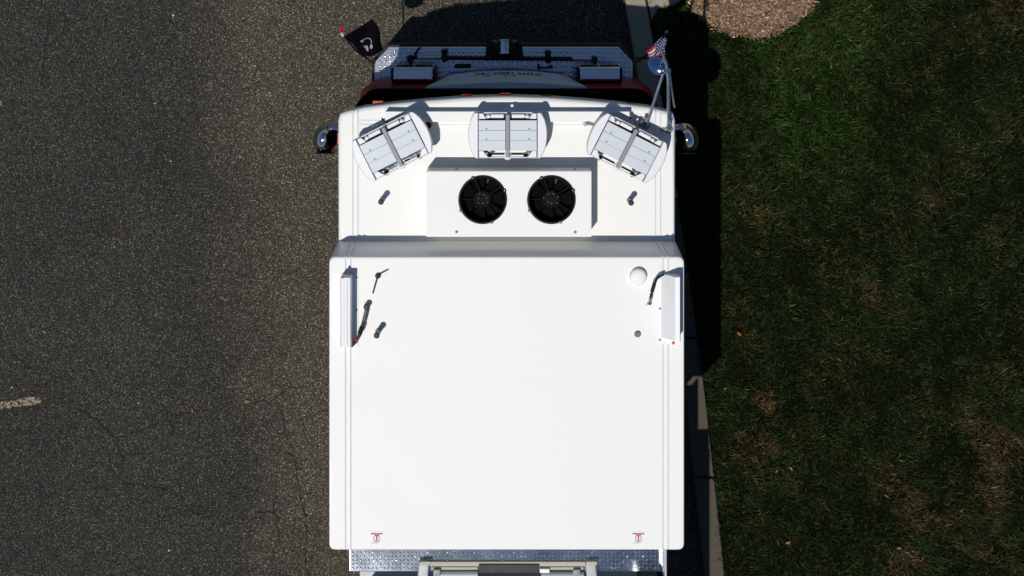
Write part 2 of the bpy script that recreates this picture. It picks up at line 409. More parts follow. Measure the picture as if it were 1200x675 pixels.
d = np.stack([np.cos(ang), np.sin(ang), np.zeros(nb)], 1); sdv = np.stack([-np.sin(ang + rng.normal(0, .5, nb)), np.cos(ang), np.zeros(nb)], 1)
B = np.stack([x, y, np.full(nb, .098)], 1); up = np.array([0, 0, 1.])
M1 = B + (up * .62 + d * .34 * lean[:, None]) * h[:, None]; T = B + (up * (1.0 - .28 * lean[:, None]) + d * lean[:, None]) * h[:, None]
sw = sdv * w[:, None]
V = np.stack([B - sw, B + sw, M1 + sw * .9, M1 - sw * .9, T], 1).reshape(-1, 3)
i5 = np.arange(nb)[:, None] * 5
Ft = np.concatenate([i5 + np.array([[0, 1, 2]]), i5 + np.array([[0, 2, 3]]), i5 + np.array([[3, 2, 4]])], 0)
dm = np.clip((dry - .2 - .25 * lush) * .95 + rng.normal(0, .18, nb), 0, 1)[:, None]; lm = np.clip(lush, 0, 1)[:, None]
green = np.array([.0125, .0235, .0055]) * (1 + lm * np.array([.8, 1.15, .35])); brown = np.array([.080, .056, .022])
colr = (green * (1 - dm) + brown * dm) * rng.lognormal(-.22, .7, (nb, 1)) * (1 + .45 * np.clip(dens, -1, 1))[:, None] * rng.uniform(.88, 1.12, (nb, 3))
dead = rng.uniform(0, 1, nb) < .035; colr[dead] = np.array([.11, .095, .05]) * rng.uniform(.5, 1.2, (dead.sum(), 1))
stuff(soup('lawn_grass', V, Ft, tintmat('grass_blade', .7, .1), np.repeat(colr, 5, 0)))['label'] = 'short dark green grass with dry brown patches'

# ================================================================== the truck
ZL, ZH = 2.45, 2.8
truck = empty('fire_truck', (0, -4.6, 0))
tag(truck, 'white roofed red fire truck with raised crew cab and diamond plate bumper', 'fire truck')
def part(name, mb_, m, parent=truck, label=None, smooth=40):
    o = obj(name, mb_, m, parent, WLOC[parent] if False else (0, 0, 0), smooth)
    if label: o['label'] = label
    return o

# ---- low roof over the driver: bowed front edge, rounded corners
front = []
for xx, yy in ((1.235, -.965), (1.19, -.945), (1.05, -.912), (.85, -.888), (.6, -.864), (.3, -.842), (0, -.834)): front.append((xx, yy))
front = [(xx, yy) for xx, yy in front] + [(-xx, yy) for xx, yy in front[-2::-1]]
lowpoly = rounded([(1.248, -1.95), (1.25, -1.02)], 0) + front + [(-1.25, -1.02), (-1.248, -1.95)]
mb = MB(); mb.loft(lowpoly, [(.06, 2.18), (.0, 2.24), (0, 2.40), (.006, 2.425), (.018, 2.442), (.04, 2.45)])
lowroof = part('cab_roof', mb, WHITE, label='low white front roof with bowed front edge')
# ---- raised crew roof
YR = at(0, 645, ZH).y
hp = rounded([(-1.279, YR), (1.279, YR), (1.279, -1.885), (-1.279, -1.885)], [.05, .05, .055, .055], 5)
b = MB(); b.loft(hp, [(.03, 2.2), (.022, 2.46), (.001, 2.775), (.003, 2.79), (.007, 2.797), (.014, 2.8), (.03, 2.8005)])
for v in b.bm.verts:            # the front face leans back a little
    if v.co.y > -2.2: v.co.y -= .082 * max(0, (v.co.z - 2.45) / .35)
highroof = part('crew_roof', b, WHITE, label='raised white crew roof with vertical front step')
def bead(parent, pts, w=.0045, hgt=.006):
    o = MB(); o.tube(pts, hgt, 6); return part('seam_bead', o, BEAD, parent)
for sx in (-1, 1):
    for dx in (-.019, .019):
        bead(lowroof, [(sx * 1.118 + dx, -.945, 2.449), (sx * 1.118 + dx, -1.885, 2.449)])
        bead(highroof, [(sx * 1.122 + dx, -1.905, 2.45), (sx * 1.138 + dx, -1.953, 2.75), (sx * 1.14 + dx, -1.967, 2.79), (sx * 1.14 + dx, -1.99, 2.799), (sx * 1.14 + dx, YR + .01, 2.799)], hgt=.006)
bead(lowroof, [(-1.09, -1.045, 2.4475), (1.09, -1.045, 2.4475)])
bead(lowroof, [(-1.09, -1.015, 2.4475), (1.09, -1.015, 2.4475)], hgt=.005)
# ---- cab shell
cabo = rounded([(-1.21, -3.97), (1.21, -3.97), (1.21, -.80), (-1.21, -.80)], [.04, .04, .2, .2], 6)
b = MB(); b.loft(cabo, [(.03, .50), (0, .55), (0, 1.05), (.02, 1.22), (.045, 1.36)])
shell = part('cab_shell', b, RED, label='red lower cab with rounded front corners')
b = MB(); b.loft(cabo, [(.047, 1.361), (.06, 2.19)], True, True); part('windshield_band', b, WIND, label='dark wraparound windshield and side glass')
for sx in (-1, 1):              # pillars
    for yy, ww in ((-1.62, .07), (-2.0, .09), (-2.9, .08), (-3.82, .13)):
        o = MB(); o.box(sx * 1.15 - .012, sx * 1.15 + .035 * (sx > 0) + .012, yy - ww, yy + ww, 1.37, 2.2, .006) if sx > 0 else o.box(-1.197, -1.138, yy - ww, yy + ww, 1.37, 2.2, .006)
        part('pillar', o, RED)
    for ya, yb in ((-1.98, -1.12), (-3.2, -2.42)):
        o = MB(); o.box(min(sx * 1.2, sx * 1.222), max(sx * 1.2, sx * 1.222), ya, yb, .62, 1.3, .01)
        dr = part('door', o, RED)
        o = MB(); o.box(min(sx * 1.223, sx * 1.25), max(sx * 1.223, sx * 1.25), ya + .05, ya + .2, 1.08, 1.12, .008); part('handle', o, CHROME, dr)
b = MB(); b.box(-1.19, 1.19, -3.96, -.98, 2.19, 2.25); part('roof_rail', b, RED)
b = MB(); b.box(-1.2, 1.2, -4.0, -3.972, 1.2, 2.3, .004); part('rear_wall', b, WHITE)

# windscreen wipers
for xx in (-.55, .45):
    o = MB(); o.tube([(xx, -.85, 1.38), (xx + .28, -.86, 1.75)], .010, 6); o.tube([(xx + .1, -.855, 1.5), (xx + .45, -.862, 2.02)], .007, 6); part('wiper', o, BLACK)

# ---- stainless nose panel with lettering
top = [at(px, py, 1.36) for px, py in ((499, 103.5), (530, 101), (560, 99), (594, 98), (628, 99), (657, 101), (687, 103.5))]
bot = [at(px, py, .95) for px, py in ((524, 91), (540, 88.5), (566, 86), (594, 85), (622, 86), (648, 88.5), (664, 91))]
b = MB()
tv = [b.bm.verts.new(p + Vector((0, .012, 0))) for p in top]; bv = [b.bm.verts.new(p + Vector((0, .012, 0))) for p in bot]
tv2 = [b.bm.verts.new((p.x, -.86, p.z)) for p in top]; bv2 = [b.bm.verts.new((p.x, -.86, p.z)) for p in bot]
for i in range(6):
    b.bm.faces.new((tv[i], tv[i + 1], bv[i + 1], bv[i])); b.bm.faces.new((tv2[i + 1], tv2[i], tv[i], tv[i + 1])[::-1]); b.bm.faces.new((bv[i], bv[i + 1], bv2[i + 1], bv2[i]))
b.bm.faces.new((tv[0], bv[0], bv2[0], tv2[0])); b.bm.faces.new((tv[6], tv2[6], bv2[6], bv[6]))
bmesh.ops.recalc_face_normals(b.bm, faces=b.bm.faces[:])
NOSE = mat('pale_grey_nose', (.66, .72, .76), .35, .0, .05, 10)
nose = part('nose_panel', b, NOSE, label='stainless nose panel with a row of small gold lettering')
def nose_pt(u, v):              # u across (-1..1 of the lettering run), v up
    i = (u + 1) / 2 * 6; k = min(5, max(0, int(i))); t = i - k
    return (bot[k].lerp(bot[k + 1], t)).lerp(top[k].lerp(top[k + 1], t), v) + Vector((0, .0145, .002))
LP = MB(); nl = 17              # row of letter-like gold strokes, too small to read
for k in range(nl):
    if k in (6, 12): continue
    u0 = .46 - .92 * k / nl; uw = .92 / nl * .72
    def stroke(a, b_, c, d_):
        q_ = [nose_pt(u0 - uw * a, c), nose_pt(u0 - uw * b_, c), nose_pt(u0 - uw * b_, d_), nose_pt(u0 - uw * a, d_)]
        f = LP.face(q_)
    lo_, hi_ = .10, .30
    stroke(0, .28, lo_, hi_)
    if k % 3 != 1: stroke(.72, 1, lo_, hi_)
    if k % 2 == 0: stroke(.28, .72, lo_, lo_ + .06)
    if k % 3 != 0: stroke(.28, .9, hi_ - .06, hi_)
    else: stroke(.28, .72, .17, .22)
stuff(part('lettering', LP, GOLD, nose, smooth=0))
LP = MB()
for u_, w_ in ((.13, .05), (-.0, .03), (-.2, .05), (-.26, .03)):
    LP.face([nose_pt(u_, .36), nose_pt(u_ - w_, .38), nose_pt(u_ - w_ * 1.3, .46), nose_pt(u_ - w_ * .4, .45)])
stuff(part('emblem_script', LP, INK, nose, smooth=0))
o = MB(); o.tube([at(525, 88.5, .93), at(560, 84.5, .93), at(594, 83.5, .93), at(628, 84.5, .93), at(663, 88.5, .93)], .012, 8); part('nose_trim', o, CHROME, nose)
# grille under the nose
o = MB()
for k in range(7): o.box(-.46, .46, -.80 + .003 * k, -.775 + .003 * k, .62 + k * .042, .645 + k * .042, .004)
part('grille', o, BLACK)

# ---- headlight modules
for sx in (-1, 1):
    x0, x1 = (.585, .93) if sx > 0 else (-.93, -.59)
    o = MB(); o.box(x0, x1, -.80, -.683, .88, 1.20, .022, 5); hl = part('headlight', o, CHROME, label='chrome headlight housing with black end gaskets')
    for xe in (x0, x1):
        o = MB(); o.box(xe - .010, xe + .010, -.80, -.688, .87, 1.205, .012, 3); part('gasket', o, BLACK, hl)
    for xl in (x0 + .09, x1 - .09):
        o = MB(); o.lathe([(.07, 0), (.075, .012), (.05, .02)], (xl, -.685, 1.04), 'y', 16); part('lens', o, GLASS, hl)

# ---- front bumper
ZB = .75
bpoly = [at(*p, ZB).xy for p in ((439, 96), (741, 96), (741, 73), (725, 55), (456, 55), (439, 73))]
bpoly = [(p.x, p.y) for p in bpoly]
bumper_out = [(p[0] * 1.022, p[1] + (.028 if i in (3, 4) else .012 if i in (2, 5) else 0)) for i, p in enumerate(bpoly)]
b = MB(); b.loft(bumper_out, [(.02, .42), (0, .46), (0, .72), (.012, .74)]); bumper = part('front_bumper', b, RUBBER, label='black edged front bumper with diamond plate deck')
b = MB(); b.loft(bpoly, [(0, .741), (0, .747), (.003, .75)]); deck = part('deck_plate', b, TREAD, bumper)
def tread(name, x0, x1, y0, y1, z, test, parent, step=.030, H_=.0075, m=None):
    """raised lozenges of tread plate, crosswise in turn"""
    V, Fq = [], []; nx, ny = int((x1 - x0) / step), int((y1 - y0) / step); L_, W_ = step * .52, step * .2
    for i in range(nx):
        for j in range(ny):
            cx_, cy_ = x0 + (i + .5) * step, y0 + (j + .5) * step
            if not test(cx_, cy_): continue
            a = R(45) if (i + j) % 2 else R(-45); u = np.array([math.cos(a), math.sin(a), 0]); v = np.array([-math.sin(a), math.cos(a), 0]); c_ = np.array([cx_, cy_, z]); b0 = len(V)
            V += [c_ - u * L_, c_ + v * W_, c_ + u * L_, c_ - v * W_, c_ - u * L_ * .5 + [0, 0, H_], c_ + u * L_ * .5 + [0, 0, H_]]
            Fq += [(b0, b0 + 3, b0 + 4), (b0, b0 + 4, b0 + 1), (b0 + 1, b0 + 4, b0 + 5), (b0 + 1, b0 + 5, b0 + 2), (b0 + 2, b0 + 5, b0 + 3), (b0 + 3, b0 + 5, b0 + 4)]
    o = soup(name, np.array(V), np.array(Fq), m or TREADRHI); o.parent = parent; stuff(o); return o
poly_np = np.array(bpoly)
def in_deck(a, c): return bool(inside(poly_np * .99 + poly_np.mean(0) * .01, np.array([a]), np.array([c]))[0])
tread('tread_lozenges', -1.12, 1.07, -.80, -.53, .7505, in_deck, deck, .041, .0075, TREADHI)
# black well at the middle with the siren
W_ = lambda px, py, z: at(px, py, z)
b = MB(); wp = [(at(*p, .755).x, at(*p, .755).y) for p in ((568, 71), (614, 71), (612, 53), (604, 47), (578, 47), (570, 53))]
b.loft(wp, [(0, .45), (0, .756), (.006, .762)]); well = part('siren_well', b, BLACK, bumper)
c0 = at(591.5, 53, .83)
siren = MB(); siren.lathe([(.085, -.06), (.098, -.04), (.098, .01), (.09, .03), (.06, .036)], c0, 'y', 28); siren = part('siren', siren, BLACK, bumper, 'mechanical siren with fluted chrome barrel')
o = MB(); o.lathe([(.03, -.075), (.046, -.07), (.046, -.055), (.040, -.05), (.040, .03), (.047, .035), (.047, .047), (.03, .052)], c0 + Vector((0, .005, .075)), 'y', 14); part('barrel', o, CHROME, siren)
for sx in (-1, 1):
    o = MB(); o.tube([c0 + Vector((sx * .062, .03, .06)), c0 + Vector((sx * .09, .035, .03)), c0 + Vector((sx * .1, .035, 0))], .006, 6); part('guard_hoop', o, STEEL, siren)
# bar clamped across the bumper deck
zb = .83
o = MB(); o.tube([at(484, 67.5, zb), at(560, 68.3, zb), at(630, 69, zb), at(696, 69.5, zb)], .017, 10); rail = part('tool_bar', o, BLACK, bumper, 'long black tool bar clamped across the bumper deck')
for a, c in ((489, 517), (671, 693)):
    o = MB(); o.tube([at(a, 67.3 + (a > 600) * 1.7, zb), at(c, 67.6 + (a > 600) * 1.8, zb)], .0185, 10); part('bright_sleeve', o, STEEL, rail)
for px, py in ((521, 65.5), (642, 67)):
    p = at(px, py, .8); o = MB(); o.box(p.x - .02, p.x + .02, p.y - .05, p.y + .045, .752, .86, .008); o.box(p.x - .026, p.x + .026, p.y + .02, p.y + .055, .752, .875, .006); part('clamp', o, BLACK, rail)
for px, py in ((481, 68.5), (697, 69.5)):
    p = at(px, py, .8); o = MB(); o.box(p.x - .028, p.x + .022, p.y - .026, p.y + .026, .752, .86, .01); o.box(p.x - .014, p.x + .012, p.y - .07, p.y - .02, .752, .81, .006); part('end_bracket', o, BLACK, rail)
o = MB(); o.tube([at(486, 64, .84), at(489, 59, .87), at(493, 55, .88)], .012, 6, True, .006); part('lever', o, BLACK, rail)
for a, c, y0, y1 in ((533, 552, 75, 80), (643, 648, 76.5, 80.5)):
    p, q_ = at(a, y1, .78), at(c, y0, .78); o = MB(); o.box(p.x, q_.x, p.y, q_.y, .752, .79, .008); part('latch_block', o, BLACK, bumper)
o = MB(); o.tube([at(630, 79.5, .77), at(645, 79.5, .77)], .008, 6); o.box(at(631, 79, .77).x - .01, at(631, 79, .77).x + .01, at(631, 79, .77).y - .02, at(631, 79, .77).y + .03, .752, .79, .004); part('latch_rod', o, BLACK, bumper)

# ---- amber clearance lamps on the brow
for px, py in ((443, 120.5), (547, 113), (592.5, 111.5), (640, 113.5), (738, 122.5)):
    p = at(px, py, 2.36); o = MB(); o.box(p.x - .04, p.x + .04, p.y - .05, p.y + .017, 2.35, 2.37, .006, 3); part('clearance_lamp', o, AMBER)

# ---- side mirrors
def mirror(sx, px, py):
    c = at(px, py, 1.78)
    b = MB(); bm = bmesh.new(); bmesh.ops.create_icosphere(bm, subdivisions=4, radius=1)
    for v in bm.verts:
        f = lambda t, e: math.copysign(abs(t) ** e, t)
        v.co = Vector((f(v.co.x, .95) * .10, f(v.co.y, .95) * .118, f(v.co.z, .9) * .22)); v.co.y -= .05 * max(0, v.co.x * sx / .1) * .5
    b._add(bm, Matrix.Translation(c)); mm = part('side_mirror', b, CHROME, label='rounded chrome side mirror on ' + ('lawn side' if sx > 0 else 'road side') + ' of the cab')
    o = MB(); o.tube([(sx * 1.19, c.y + .06, 1.9), (c.x - sx * .05, c.y + .085, 1.91), (c.x, c.y + .07, 1.88)], .024, 8); part('mirror_arm', o, CHROME, mm); o = MB(); o.tube([(sx * 1.19, c.y + .06, 1.62), (c.x, c.y + .06, 1.66)], .02, 8); part('mirror_arm', o, CHROME, mm)
    o = MB(); o.box(c.x - .075, c.x + .075, c.y - .122, c.y - .112, 1.64, 1.92, .004); part('mirror_glass', o, GLASS, mm)
    a = at(393 if sx < 0 else 794.5, 162 if sx < 0 else 164.5, 2.2); o = MB(); o.box(min(sx * 1.2, sx * 1.278), max(sx * 1.2, sx * 1.278), a.y - .045, a.y + .045, 2.16, 2.2, .008); part('side_marker', o, AMBER)
mirror(-1, 382, 160); mirror(1, 803, 160)

# ---- raised tray bar behind the brow
p, q_ = at(451, 143, 2.54), at(738, 130.5, 2.54)
o = MB(); o.box(p.x, q_.x, p.y, q_.y, 2.449, 2.54, .006); tray = part('roof_tray', o, WHITE, label='long white box across the front of the low roof')
o = MB(); e = at(738.5, 137, 2.53); o.box(e.x - .002, e.x + .012, e.y - .012, e.y + .012, 2.5, 2.53, .003); part('red_marker', o, REDL, tray)

# ---- floodlights (one is built, two are copies)
def floodlight():
    b = MB(); b.box(-.212, .212, -.105, .112, .10, .205, .012); b.lathe([(.055, .0), (.055, .02), (.035, .03), (.035, .1)], (0, -.02, 0), 'z', 18)
    root = obj('floodlight', b, GREYM, None)
    for sx in (-1, 1):
        for k in range(3):
            y1 = .113 - k * .0735; o = MB(); xs = sorted((sx * .0165, sx * .211))
            o.box(xs[0], xs[1], y1 - .069, y1, .207, .224 - k * .002, .003); o.box(xs[0], xs[1], y1 - .0735, y1 - .069, .206, .215, 0)
            obj('fin', o, ALU, root)
            if k < 2: o = MB(); o.lathe([(.006, 0), (.006, .004), (.003, .006)], (sx * .155, y1 - .062, .224 - k * .002), 'z', 8); obj('screw', o, GREYM, root)
        pl = rounded([(.212, -.166), (.238, -.166), (.272, -.10), (.287, -.02), (.286, .05), (.270, .118), (.243, .168), (.212, .168)], [.003, .02, .02, .03, .03, .02, .02, .003], 4)
        if sx < 0: pl = [(-a, c) for a, c in pl][::-1]
        o = MB(); o.loft(pl, [(.004, .10), (0, .11), (0, .195), (.002, .203), (.006, .207)]); obj('end_cap', o, CAP, root)
        for pl in ([(.135, -.162), (.211, -.162), (.211, -.108), (.178, -.108)], [(.211, .114), (.211, .164), (.178, .164), (.15, .114)][:]):
            if sx < 0: pl = [(-a, c) for a, c in pl][::-1]
            o = MB(); o.loft(pl, [(0, .12), (0, .185), (.005, .192)]); obj('corner_web', o, CAP, root)
        o = MB(); o.tube([(sx * .03, .142, .185), (sx * .122, .142, .185)], .0165, 10); o.tube([(sx * .130, .145, .18), (sx * .165, .112, .17)], .016, 8); obj('tube_lamp', o, WHITE2, root)
        o = MB(); o.tube([(sx * .022, .142, .165), (sx * .21, .15, .15)], .009, 6); obj('guard_rod', o, GREYM, root)
        o = MB(); o.lathe([(.018, 0), (.021, .01), (.018, .04), (.008, .045)], (sx * .135, -.158, .07), 'z', 12); obj('knob', o, BLACK, root)
        o = MB(); o.box(min(sx * .02, sx * .14), max(sx * .02, sx * .14), -.15, -.135, .08, .1, .003); o.tube([(sx * .12, -.14, .1), (sx * .18, -.11, .15)], .008, 6); obj('yoke_arm', o, GREYM, root)
    for y_ in (-.1665, .159):
        o = MB(); o.box(-.2115, .2115, y_, y_ + .009, .14, .175, .003); obj('rim_bar', o, CAP, root)
    o = MB(); o.box(-.0145, .0145, -.155, .155, .215, .232, .003); st = obj('centre_strap', o, GREYM, root)
    o = MB(); o.lathe([(.03, 0), (.03, .01), (.018, .014)], (0, -.148, .19), 'z', 14); obj('swivel_cap', o, ALU, root)
    o = MB(); o.box(-.2, .2, .113, .128, .09, .19, .004); obj('lens', o, GLASS, root)
    return root
def copy_tree(o, parent):
    c = o.copy(); COL.objects.link(c); c.parent = parent
    for ch_ in o.children: copy_tree(ch_, c)
    return c
fl0 = floodlight()
spots = [(595, 159.5, 0, 'floodlight in the middle aimed straight ahead'), (459.5, 172.5, 26.5, 'floodlight turned towards the road side'), (735, 174.5, -27, 'floodlight turned towards the lawn side')]
fls = [fl0, copy_tree(fl0, None), copy_tree(fl0, None)]
for f_, (px, py, a, lab) in zip(fls, spots):
    p = at(px, py, 2.72); WLOC[f_] = Vector((p.x, p.y, 2.449 + .03)); f_.parent = truck; f_.location = WLOC[f_] - WLOC[truck]; f_.rotation_euler = (0, 0, R(a)); f_['label'] = lab
for f_ in fls: 
    o = MB(); w_ = WLOC[f_]; o.lathe([(.07, 0), (.07, .02), (.05, .034)], (w_.x, w_.y - .02, 2.448), 'z', 20); part('lamp_foot', o, WHITE2)

def gland(name, px, py, z, r, h_, m, parent, top=None):
    p = at(px, py, z + h_); o = MB(); o.lathe([(r * 1.15, 0), (r * 1.15, .006), (r, .008), (r, h_ - .004), (r * .85, h_)], (p.x, p.y, z - .001), 'z', 14); g = part(name, o, m, parent)
    if top: o = MB(); o.lathe([(r * 1.12, 0), (r * 1.12, .014), (r * .8, .018)], (p.x, p.y, z + h_ - .004), 'z', 14); part('cap', o, top, g)
    return g
# antenna stubs
for px, py, z, par in ((446.5, 236.5, ZL, lowroof), (739.5, 237.5, ZL, lowroof), (441.5, 393, ZH, highroof)):
    gland('antenna_stub', px, py, z, .019, .15, GREYM, par, BLACK)
gland('sealed_cap', 747.5, 392, ZH, .021, .02, PURPLE, highroof)
# floodlight cables
def cable(pts, r, m, parent, name='cable'):
    P_ = [Vector(p) for p in pts]; S = []
    for i in range(len(P_) - 1):
        a, b_, c, d_ = P_[max(i - 1, 0)], P_[i], P_[i + 1], P_[min(i + 2, len(P_) - 1)]
        for k in range(6):
            t = k / 6; S.append(.5 * ((2 * b_) + (c - a) * t + (2 * a - 5 * b_ + 4 * c - d_) * t * t + (3 * b_ - a - 3 * c + d_) * t ** 3))
    S.append(P_[-1]); o = MB(); o.tube(S, r, 7); return part(name, o, m, parent)
cable([at(447.5, 138.5, 2.54), at(451, 142, 2.53), at(458, 143.5, 2.56), at(466, 142.5, 2.6), at(474, 146, 2.62)], .007, BLACK, lowroof)
gland('cable_gland', 501, 147.5, ZL, .024, .05, BLACK, lowroof); cable([at(501, 147.5, 2.5), at(496, 146.5, 2.53), at(488, 147, 2.56), at(478, 152, 2.6)], .008, BLACK, lowroof)
gland('cable_gland', 685.5, 146, ZL, .014, .05, STEEL, lowroof); cable([at(685.5, 146.5, 2.5), at(688, 143.5, 2.54), at(695, 145.5, 2.55), at(704, 145, 2.58)], .01, STEEL, lowroof)
o = MB(); p = at(691, 145, 2.53); o.box(p.x - .03, p.x + .02, p.y - .012, p.y + .012, 2.5, 2.54, .006); part('cable_clamp', o, GREYM, lowroof)
cable([at(712, 143, 2.5), at(722, 144.5, 2.52), at(733, 142.5, 2.53), at(739, 138, 2.52)], .008, BLACK, lowroof)
# roof edge trim screw line
# ---- condenser box with two fans
ZT = 2.71
x0, x1 = at(499.5, 200, ZT).x, at(693, 200, ZT).x; yf, yr = at(0, 200.5, ZT).y, at(0, 277.5, ZT).y
fc = [at(565.5, 234, ZT), at(646, 234.7, ZT)]; fr = .168
b = bmesh.new()
def quad(*p): b.faces.new([b.verts.new(q) for q in p])
ch_ = .195; n = 40
ya, yb_ = fc[0].y - ch_, fc[0].y + ch_
xs_ = [x0, fc[0].x - ch_, fc[0].x + ch_, fc[1].x - ch_, fc[1].x + ch_, x1]
quad((x0, yr, ZT), (x1, yr, ZT), (x1, ya, ZT), (x0, ya, ZT)); quad((x0, yb_, ZT), (x1, yb_, ZT), (x1, yf, ZT), (x0, yf, ZT))
for i in (0, 2, 4): quad((xs_[i], ya, ZT), (xs_[i + 1], ya, ZT), (xs_[i + 1], yb_, ZT), (xs_[i], yb_, ZT))
for c in fc:
    cyc = fc[0].y
    for k in range(n):
        a0, a1 = 2 * math.pi * k / n + math.pi / 4, 2 * math.pi * (k + 1) / n + math.pi / 4
        def sq(a):
            m_ = max(abs(math.cos(a)), abs(math.sin(a))); return (c.x + math.cos(a) / m_ * ch_, cyc + math.sin(a) / m_ * ch_, ZT)
        def ci(a, z=ZT): return (c.x + math.cos(a) * fr, cyc + math.sin(a) * fr, z)
        quad(sq(a0), sq(a1), ci(a1), ci(a0)); quad(ci(a0), ci(a1), ci(a1, ZT - .02), ci(a0, ZT - .02))
for (xa, ya_), (xb, yb2) in (((x0, yf), (x1, yf)), ((x1, yf), (x1, yr)), ((x1, yr), (x0, yr)), ((x0, yr), (x0, yf))):
    quad((xa, ya_, ZT), (xb, yb2, ZT), (xb, yb2, 2.449), (xa, ya_, 2.449))
bmesh.ops.remove_doubles(b, verts=b.verts[:], dist=1e-4); bmesh.ops.recalc_face_normals(b, faces=b.faces[:])
ed = [e for e in b.edges if all(abs(v.co.z - ZT) < 1e-4 for v in e.verts) and len(e.link_faces) == 2 and abs(e.link_faces[0].normal.dot(e.link_faces[1].normal)) < .1 and (all(abs(v.co.y - yf) < 1e-3 for v in e.verts) or all(abs(v.co.y - yr) < 1e-3 for v in e.verts) or all(abs(v.co.x - x0) < 1e-3 for v in e.verts) or all(abs(v.co.x - x1) < 1e-3 for v in e.verts))]
bmesh.ops.bevel(b, geom=ed, offset=.005, segments=2, affect='EDGES')
for f in b.faces:
    f.normal_update()
    if f.normal.z < -.7: f.normal_flip()
o = MB(); o._add(b, None, False); cond = part('condenser_box', o, WHITE, label='white roof air conditioner box with two black fans')
for c in fc:
    c = Vector((c.x, fc[0].y, 0))
    o = MB(); prof = [(fr + .006, ZT + .001), (fr + .008, ZT + .012), (fr - .004, ZT + .016), (fr - .012, ZT + .004), (fr - .012, ZT - .16), (.02, ZT - .165)]
    o.lathe(prof, (c.x, c.y, 0), 'z', 40, None, (0, 1)); part('fan_shroud', o, BLACK, cond)
    o = MB()
    for k in range(7):          # pitched blades
        a = 2 * math.pi * k / 7; ca, sa = math.cos(a), math.sin(a)
        pts = []
        for rr, half in ((.055, .025), (.10, .04), (.15, .055)):
            for s_ in (-1, 1):
                t_ = s_ * half; pts.append(Vector((c.x + rr * ca - t_ * sa, c.y + rr * sa + t_ * ca, ZT - .075 + s_ * .018)))
        o.face((pts[0], pts[2], pts[3], pts[1])); o.face((pts[2], pts[4], pts[5], pts[3]))
    part('fan_blades', o, mat('fan_black', (.004, .004, .0045), .85, 0, .2, 30, 0, 80, 0, .05), cond)
    o = MB(); o.lathe([(.066, ZT - .10), (.066, ZT - .05), (.062, ZT - .04), (.052, ZT - .036), (.05, ZT - .043), (.02, ZT - .043), (.018, ZT - .034)], (c.x, c.y, 0), 'z', 28)
    hub = part('fan_motor', o, mat('motor_black', (.006, .006, .008), .7, 0, .2, 60, 0, 80, 0, .1), cond)
    o = MB()
    for k in range(7):
        a = 2 * math.pi * k / 7 + .3; rr = random.choice((.03, .042, .055)); o.lathe([(.004, ZT - .043), (.004, ZT - .036), (.002, ZT - .034)], (c.x + rr * math.cos(a), c.y + rr * math.sin(a), 0), 'z', 6)
    part('motor_screws', o, GREYM, cond)
    o = MB()
    for a in (R(180), R(35), R(-55), R(110)): o.tube([(c.x + .05 * math.cos(a), c.y + .05 * math.sin(a), ZT - .05), (c.x + .158 * math.cos(a), c.y + .158 * math.sin(a), ZT - .02)], .005, 6)
    part('fan_spider', o, BLACK, cond)
    for a in (R(114), R(23), R(-154), R(-68)):
        p = Vector((c.x + .172 * math.cos(a), c.y + .172 * math.sin(a), 0))
        o = MB(); o.box(-.014, .013, -.01, .01, ZT + .0005, ZT + .009, .003, 2, Matrix.Translation(p) @ Matrix.Rotation(a, 4, 'Z')); part('fan_lug', o, BLACK, cond)
        o = MB(); o.lathe([(.0095, ZT + .009), (.0095, ZT + .014), (.004, ZT + .017)], (p.x, p.y, 0), 'z', 8); part('bolt', o, CHROME, cond)
for px, py in ((535, 271.8), (674, 272)):
    p = at(px, py, ZT); o = MB(); o.lathe([(.011, 0), (.011, .003), (.005, .006)], (p.x, p.y, ZT), 'z', 10); part('cover_screw', o, GREYM, cond)
for px in (535, 674):
    p = at(px, 198, 2.6); o = MB(); o.lathe([(.010, 0), (.010, .004), (.005, .007)], (p.x, yf, 2.6), 'y', 10); part('cover_screw', o, BLACK, cond)

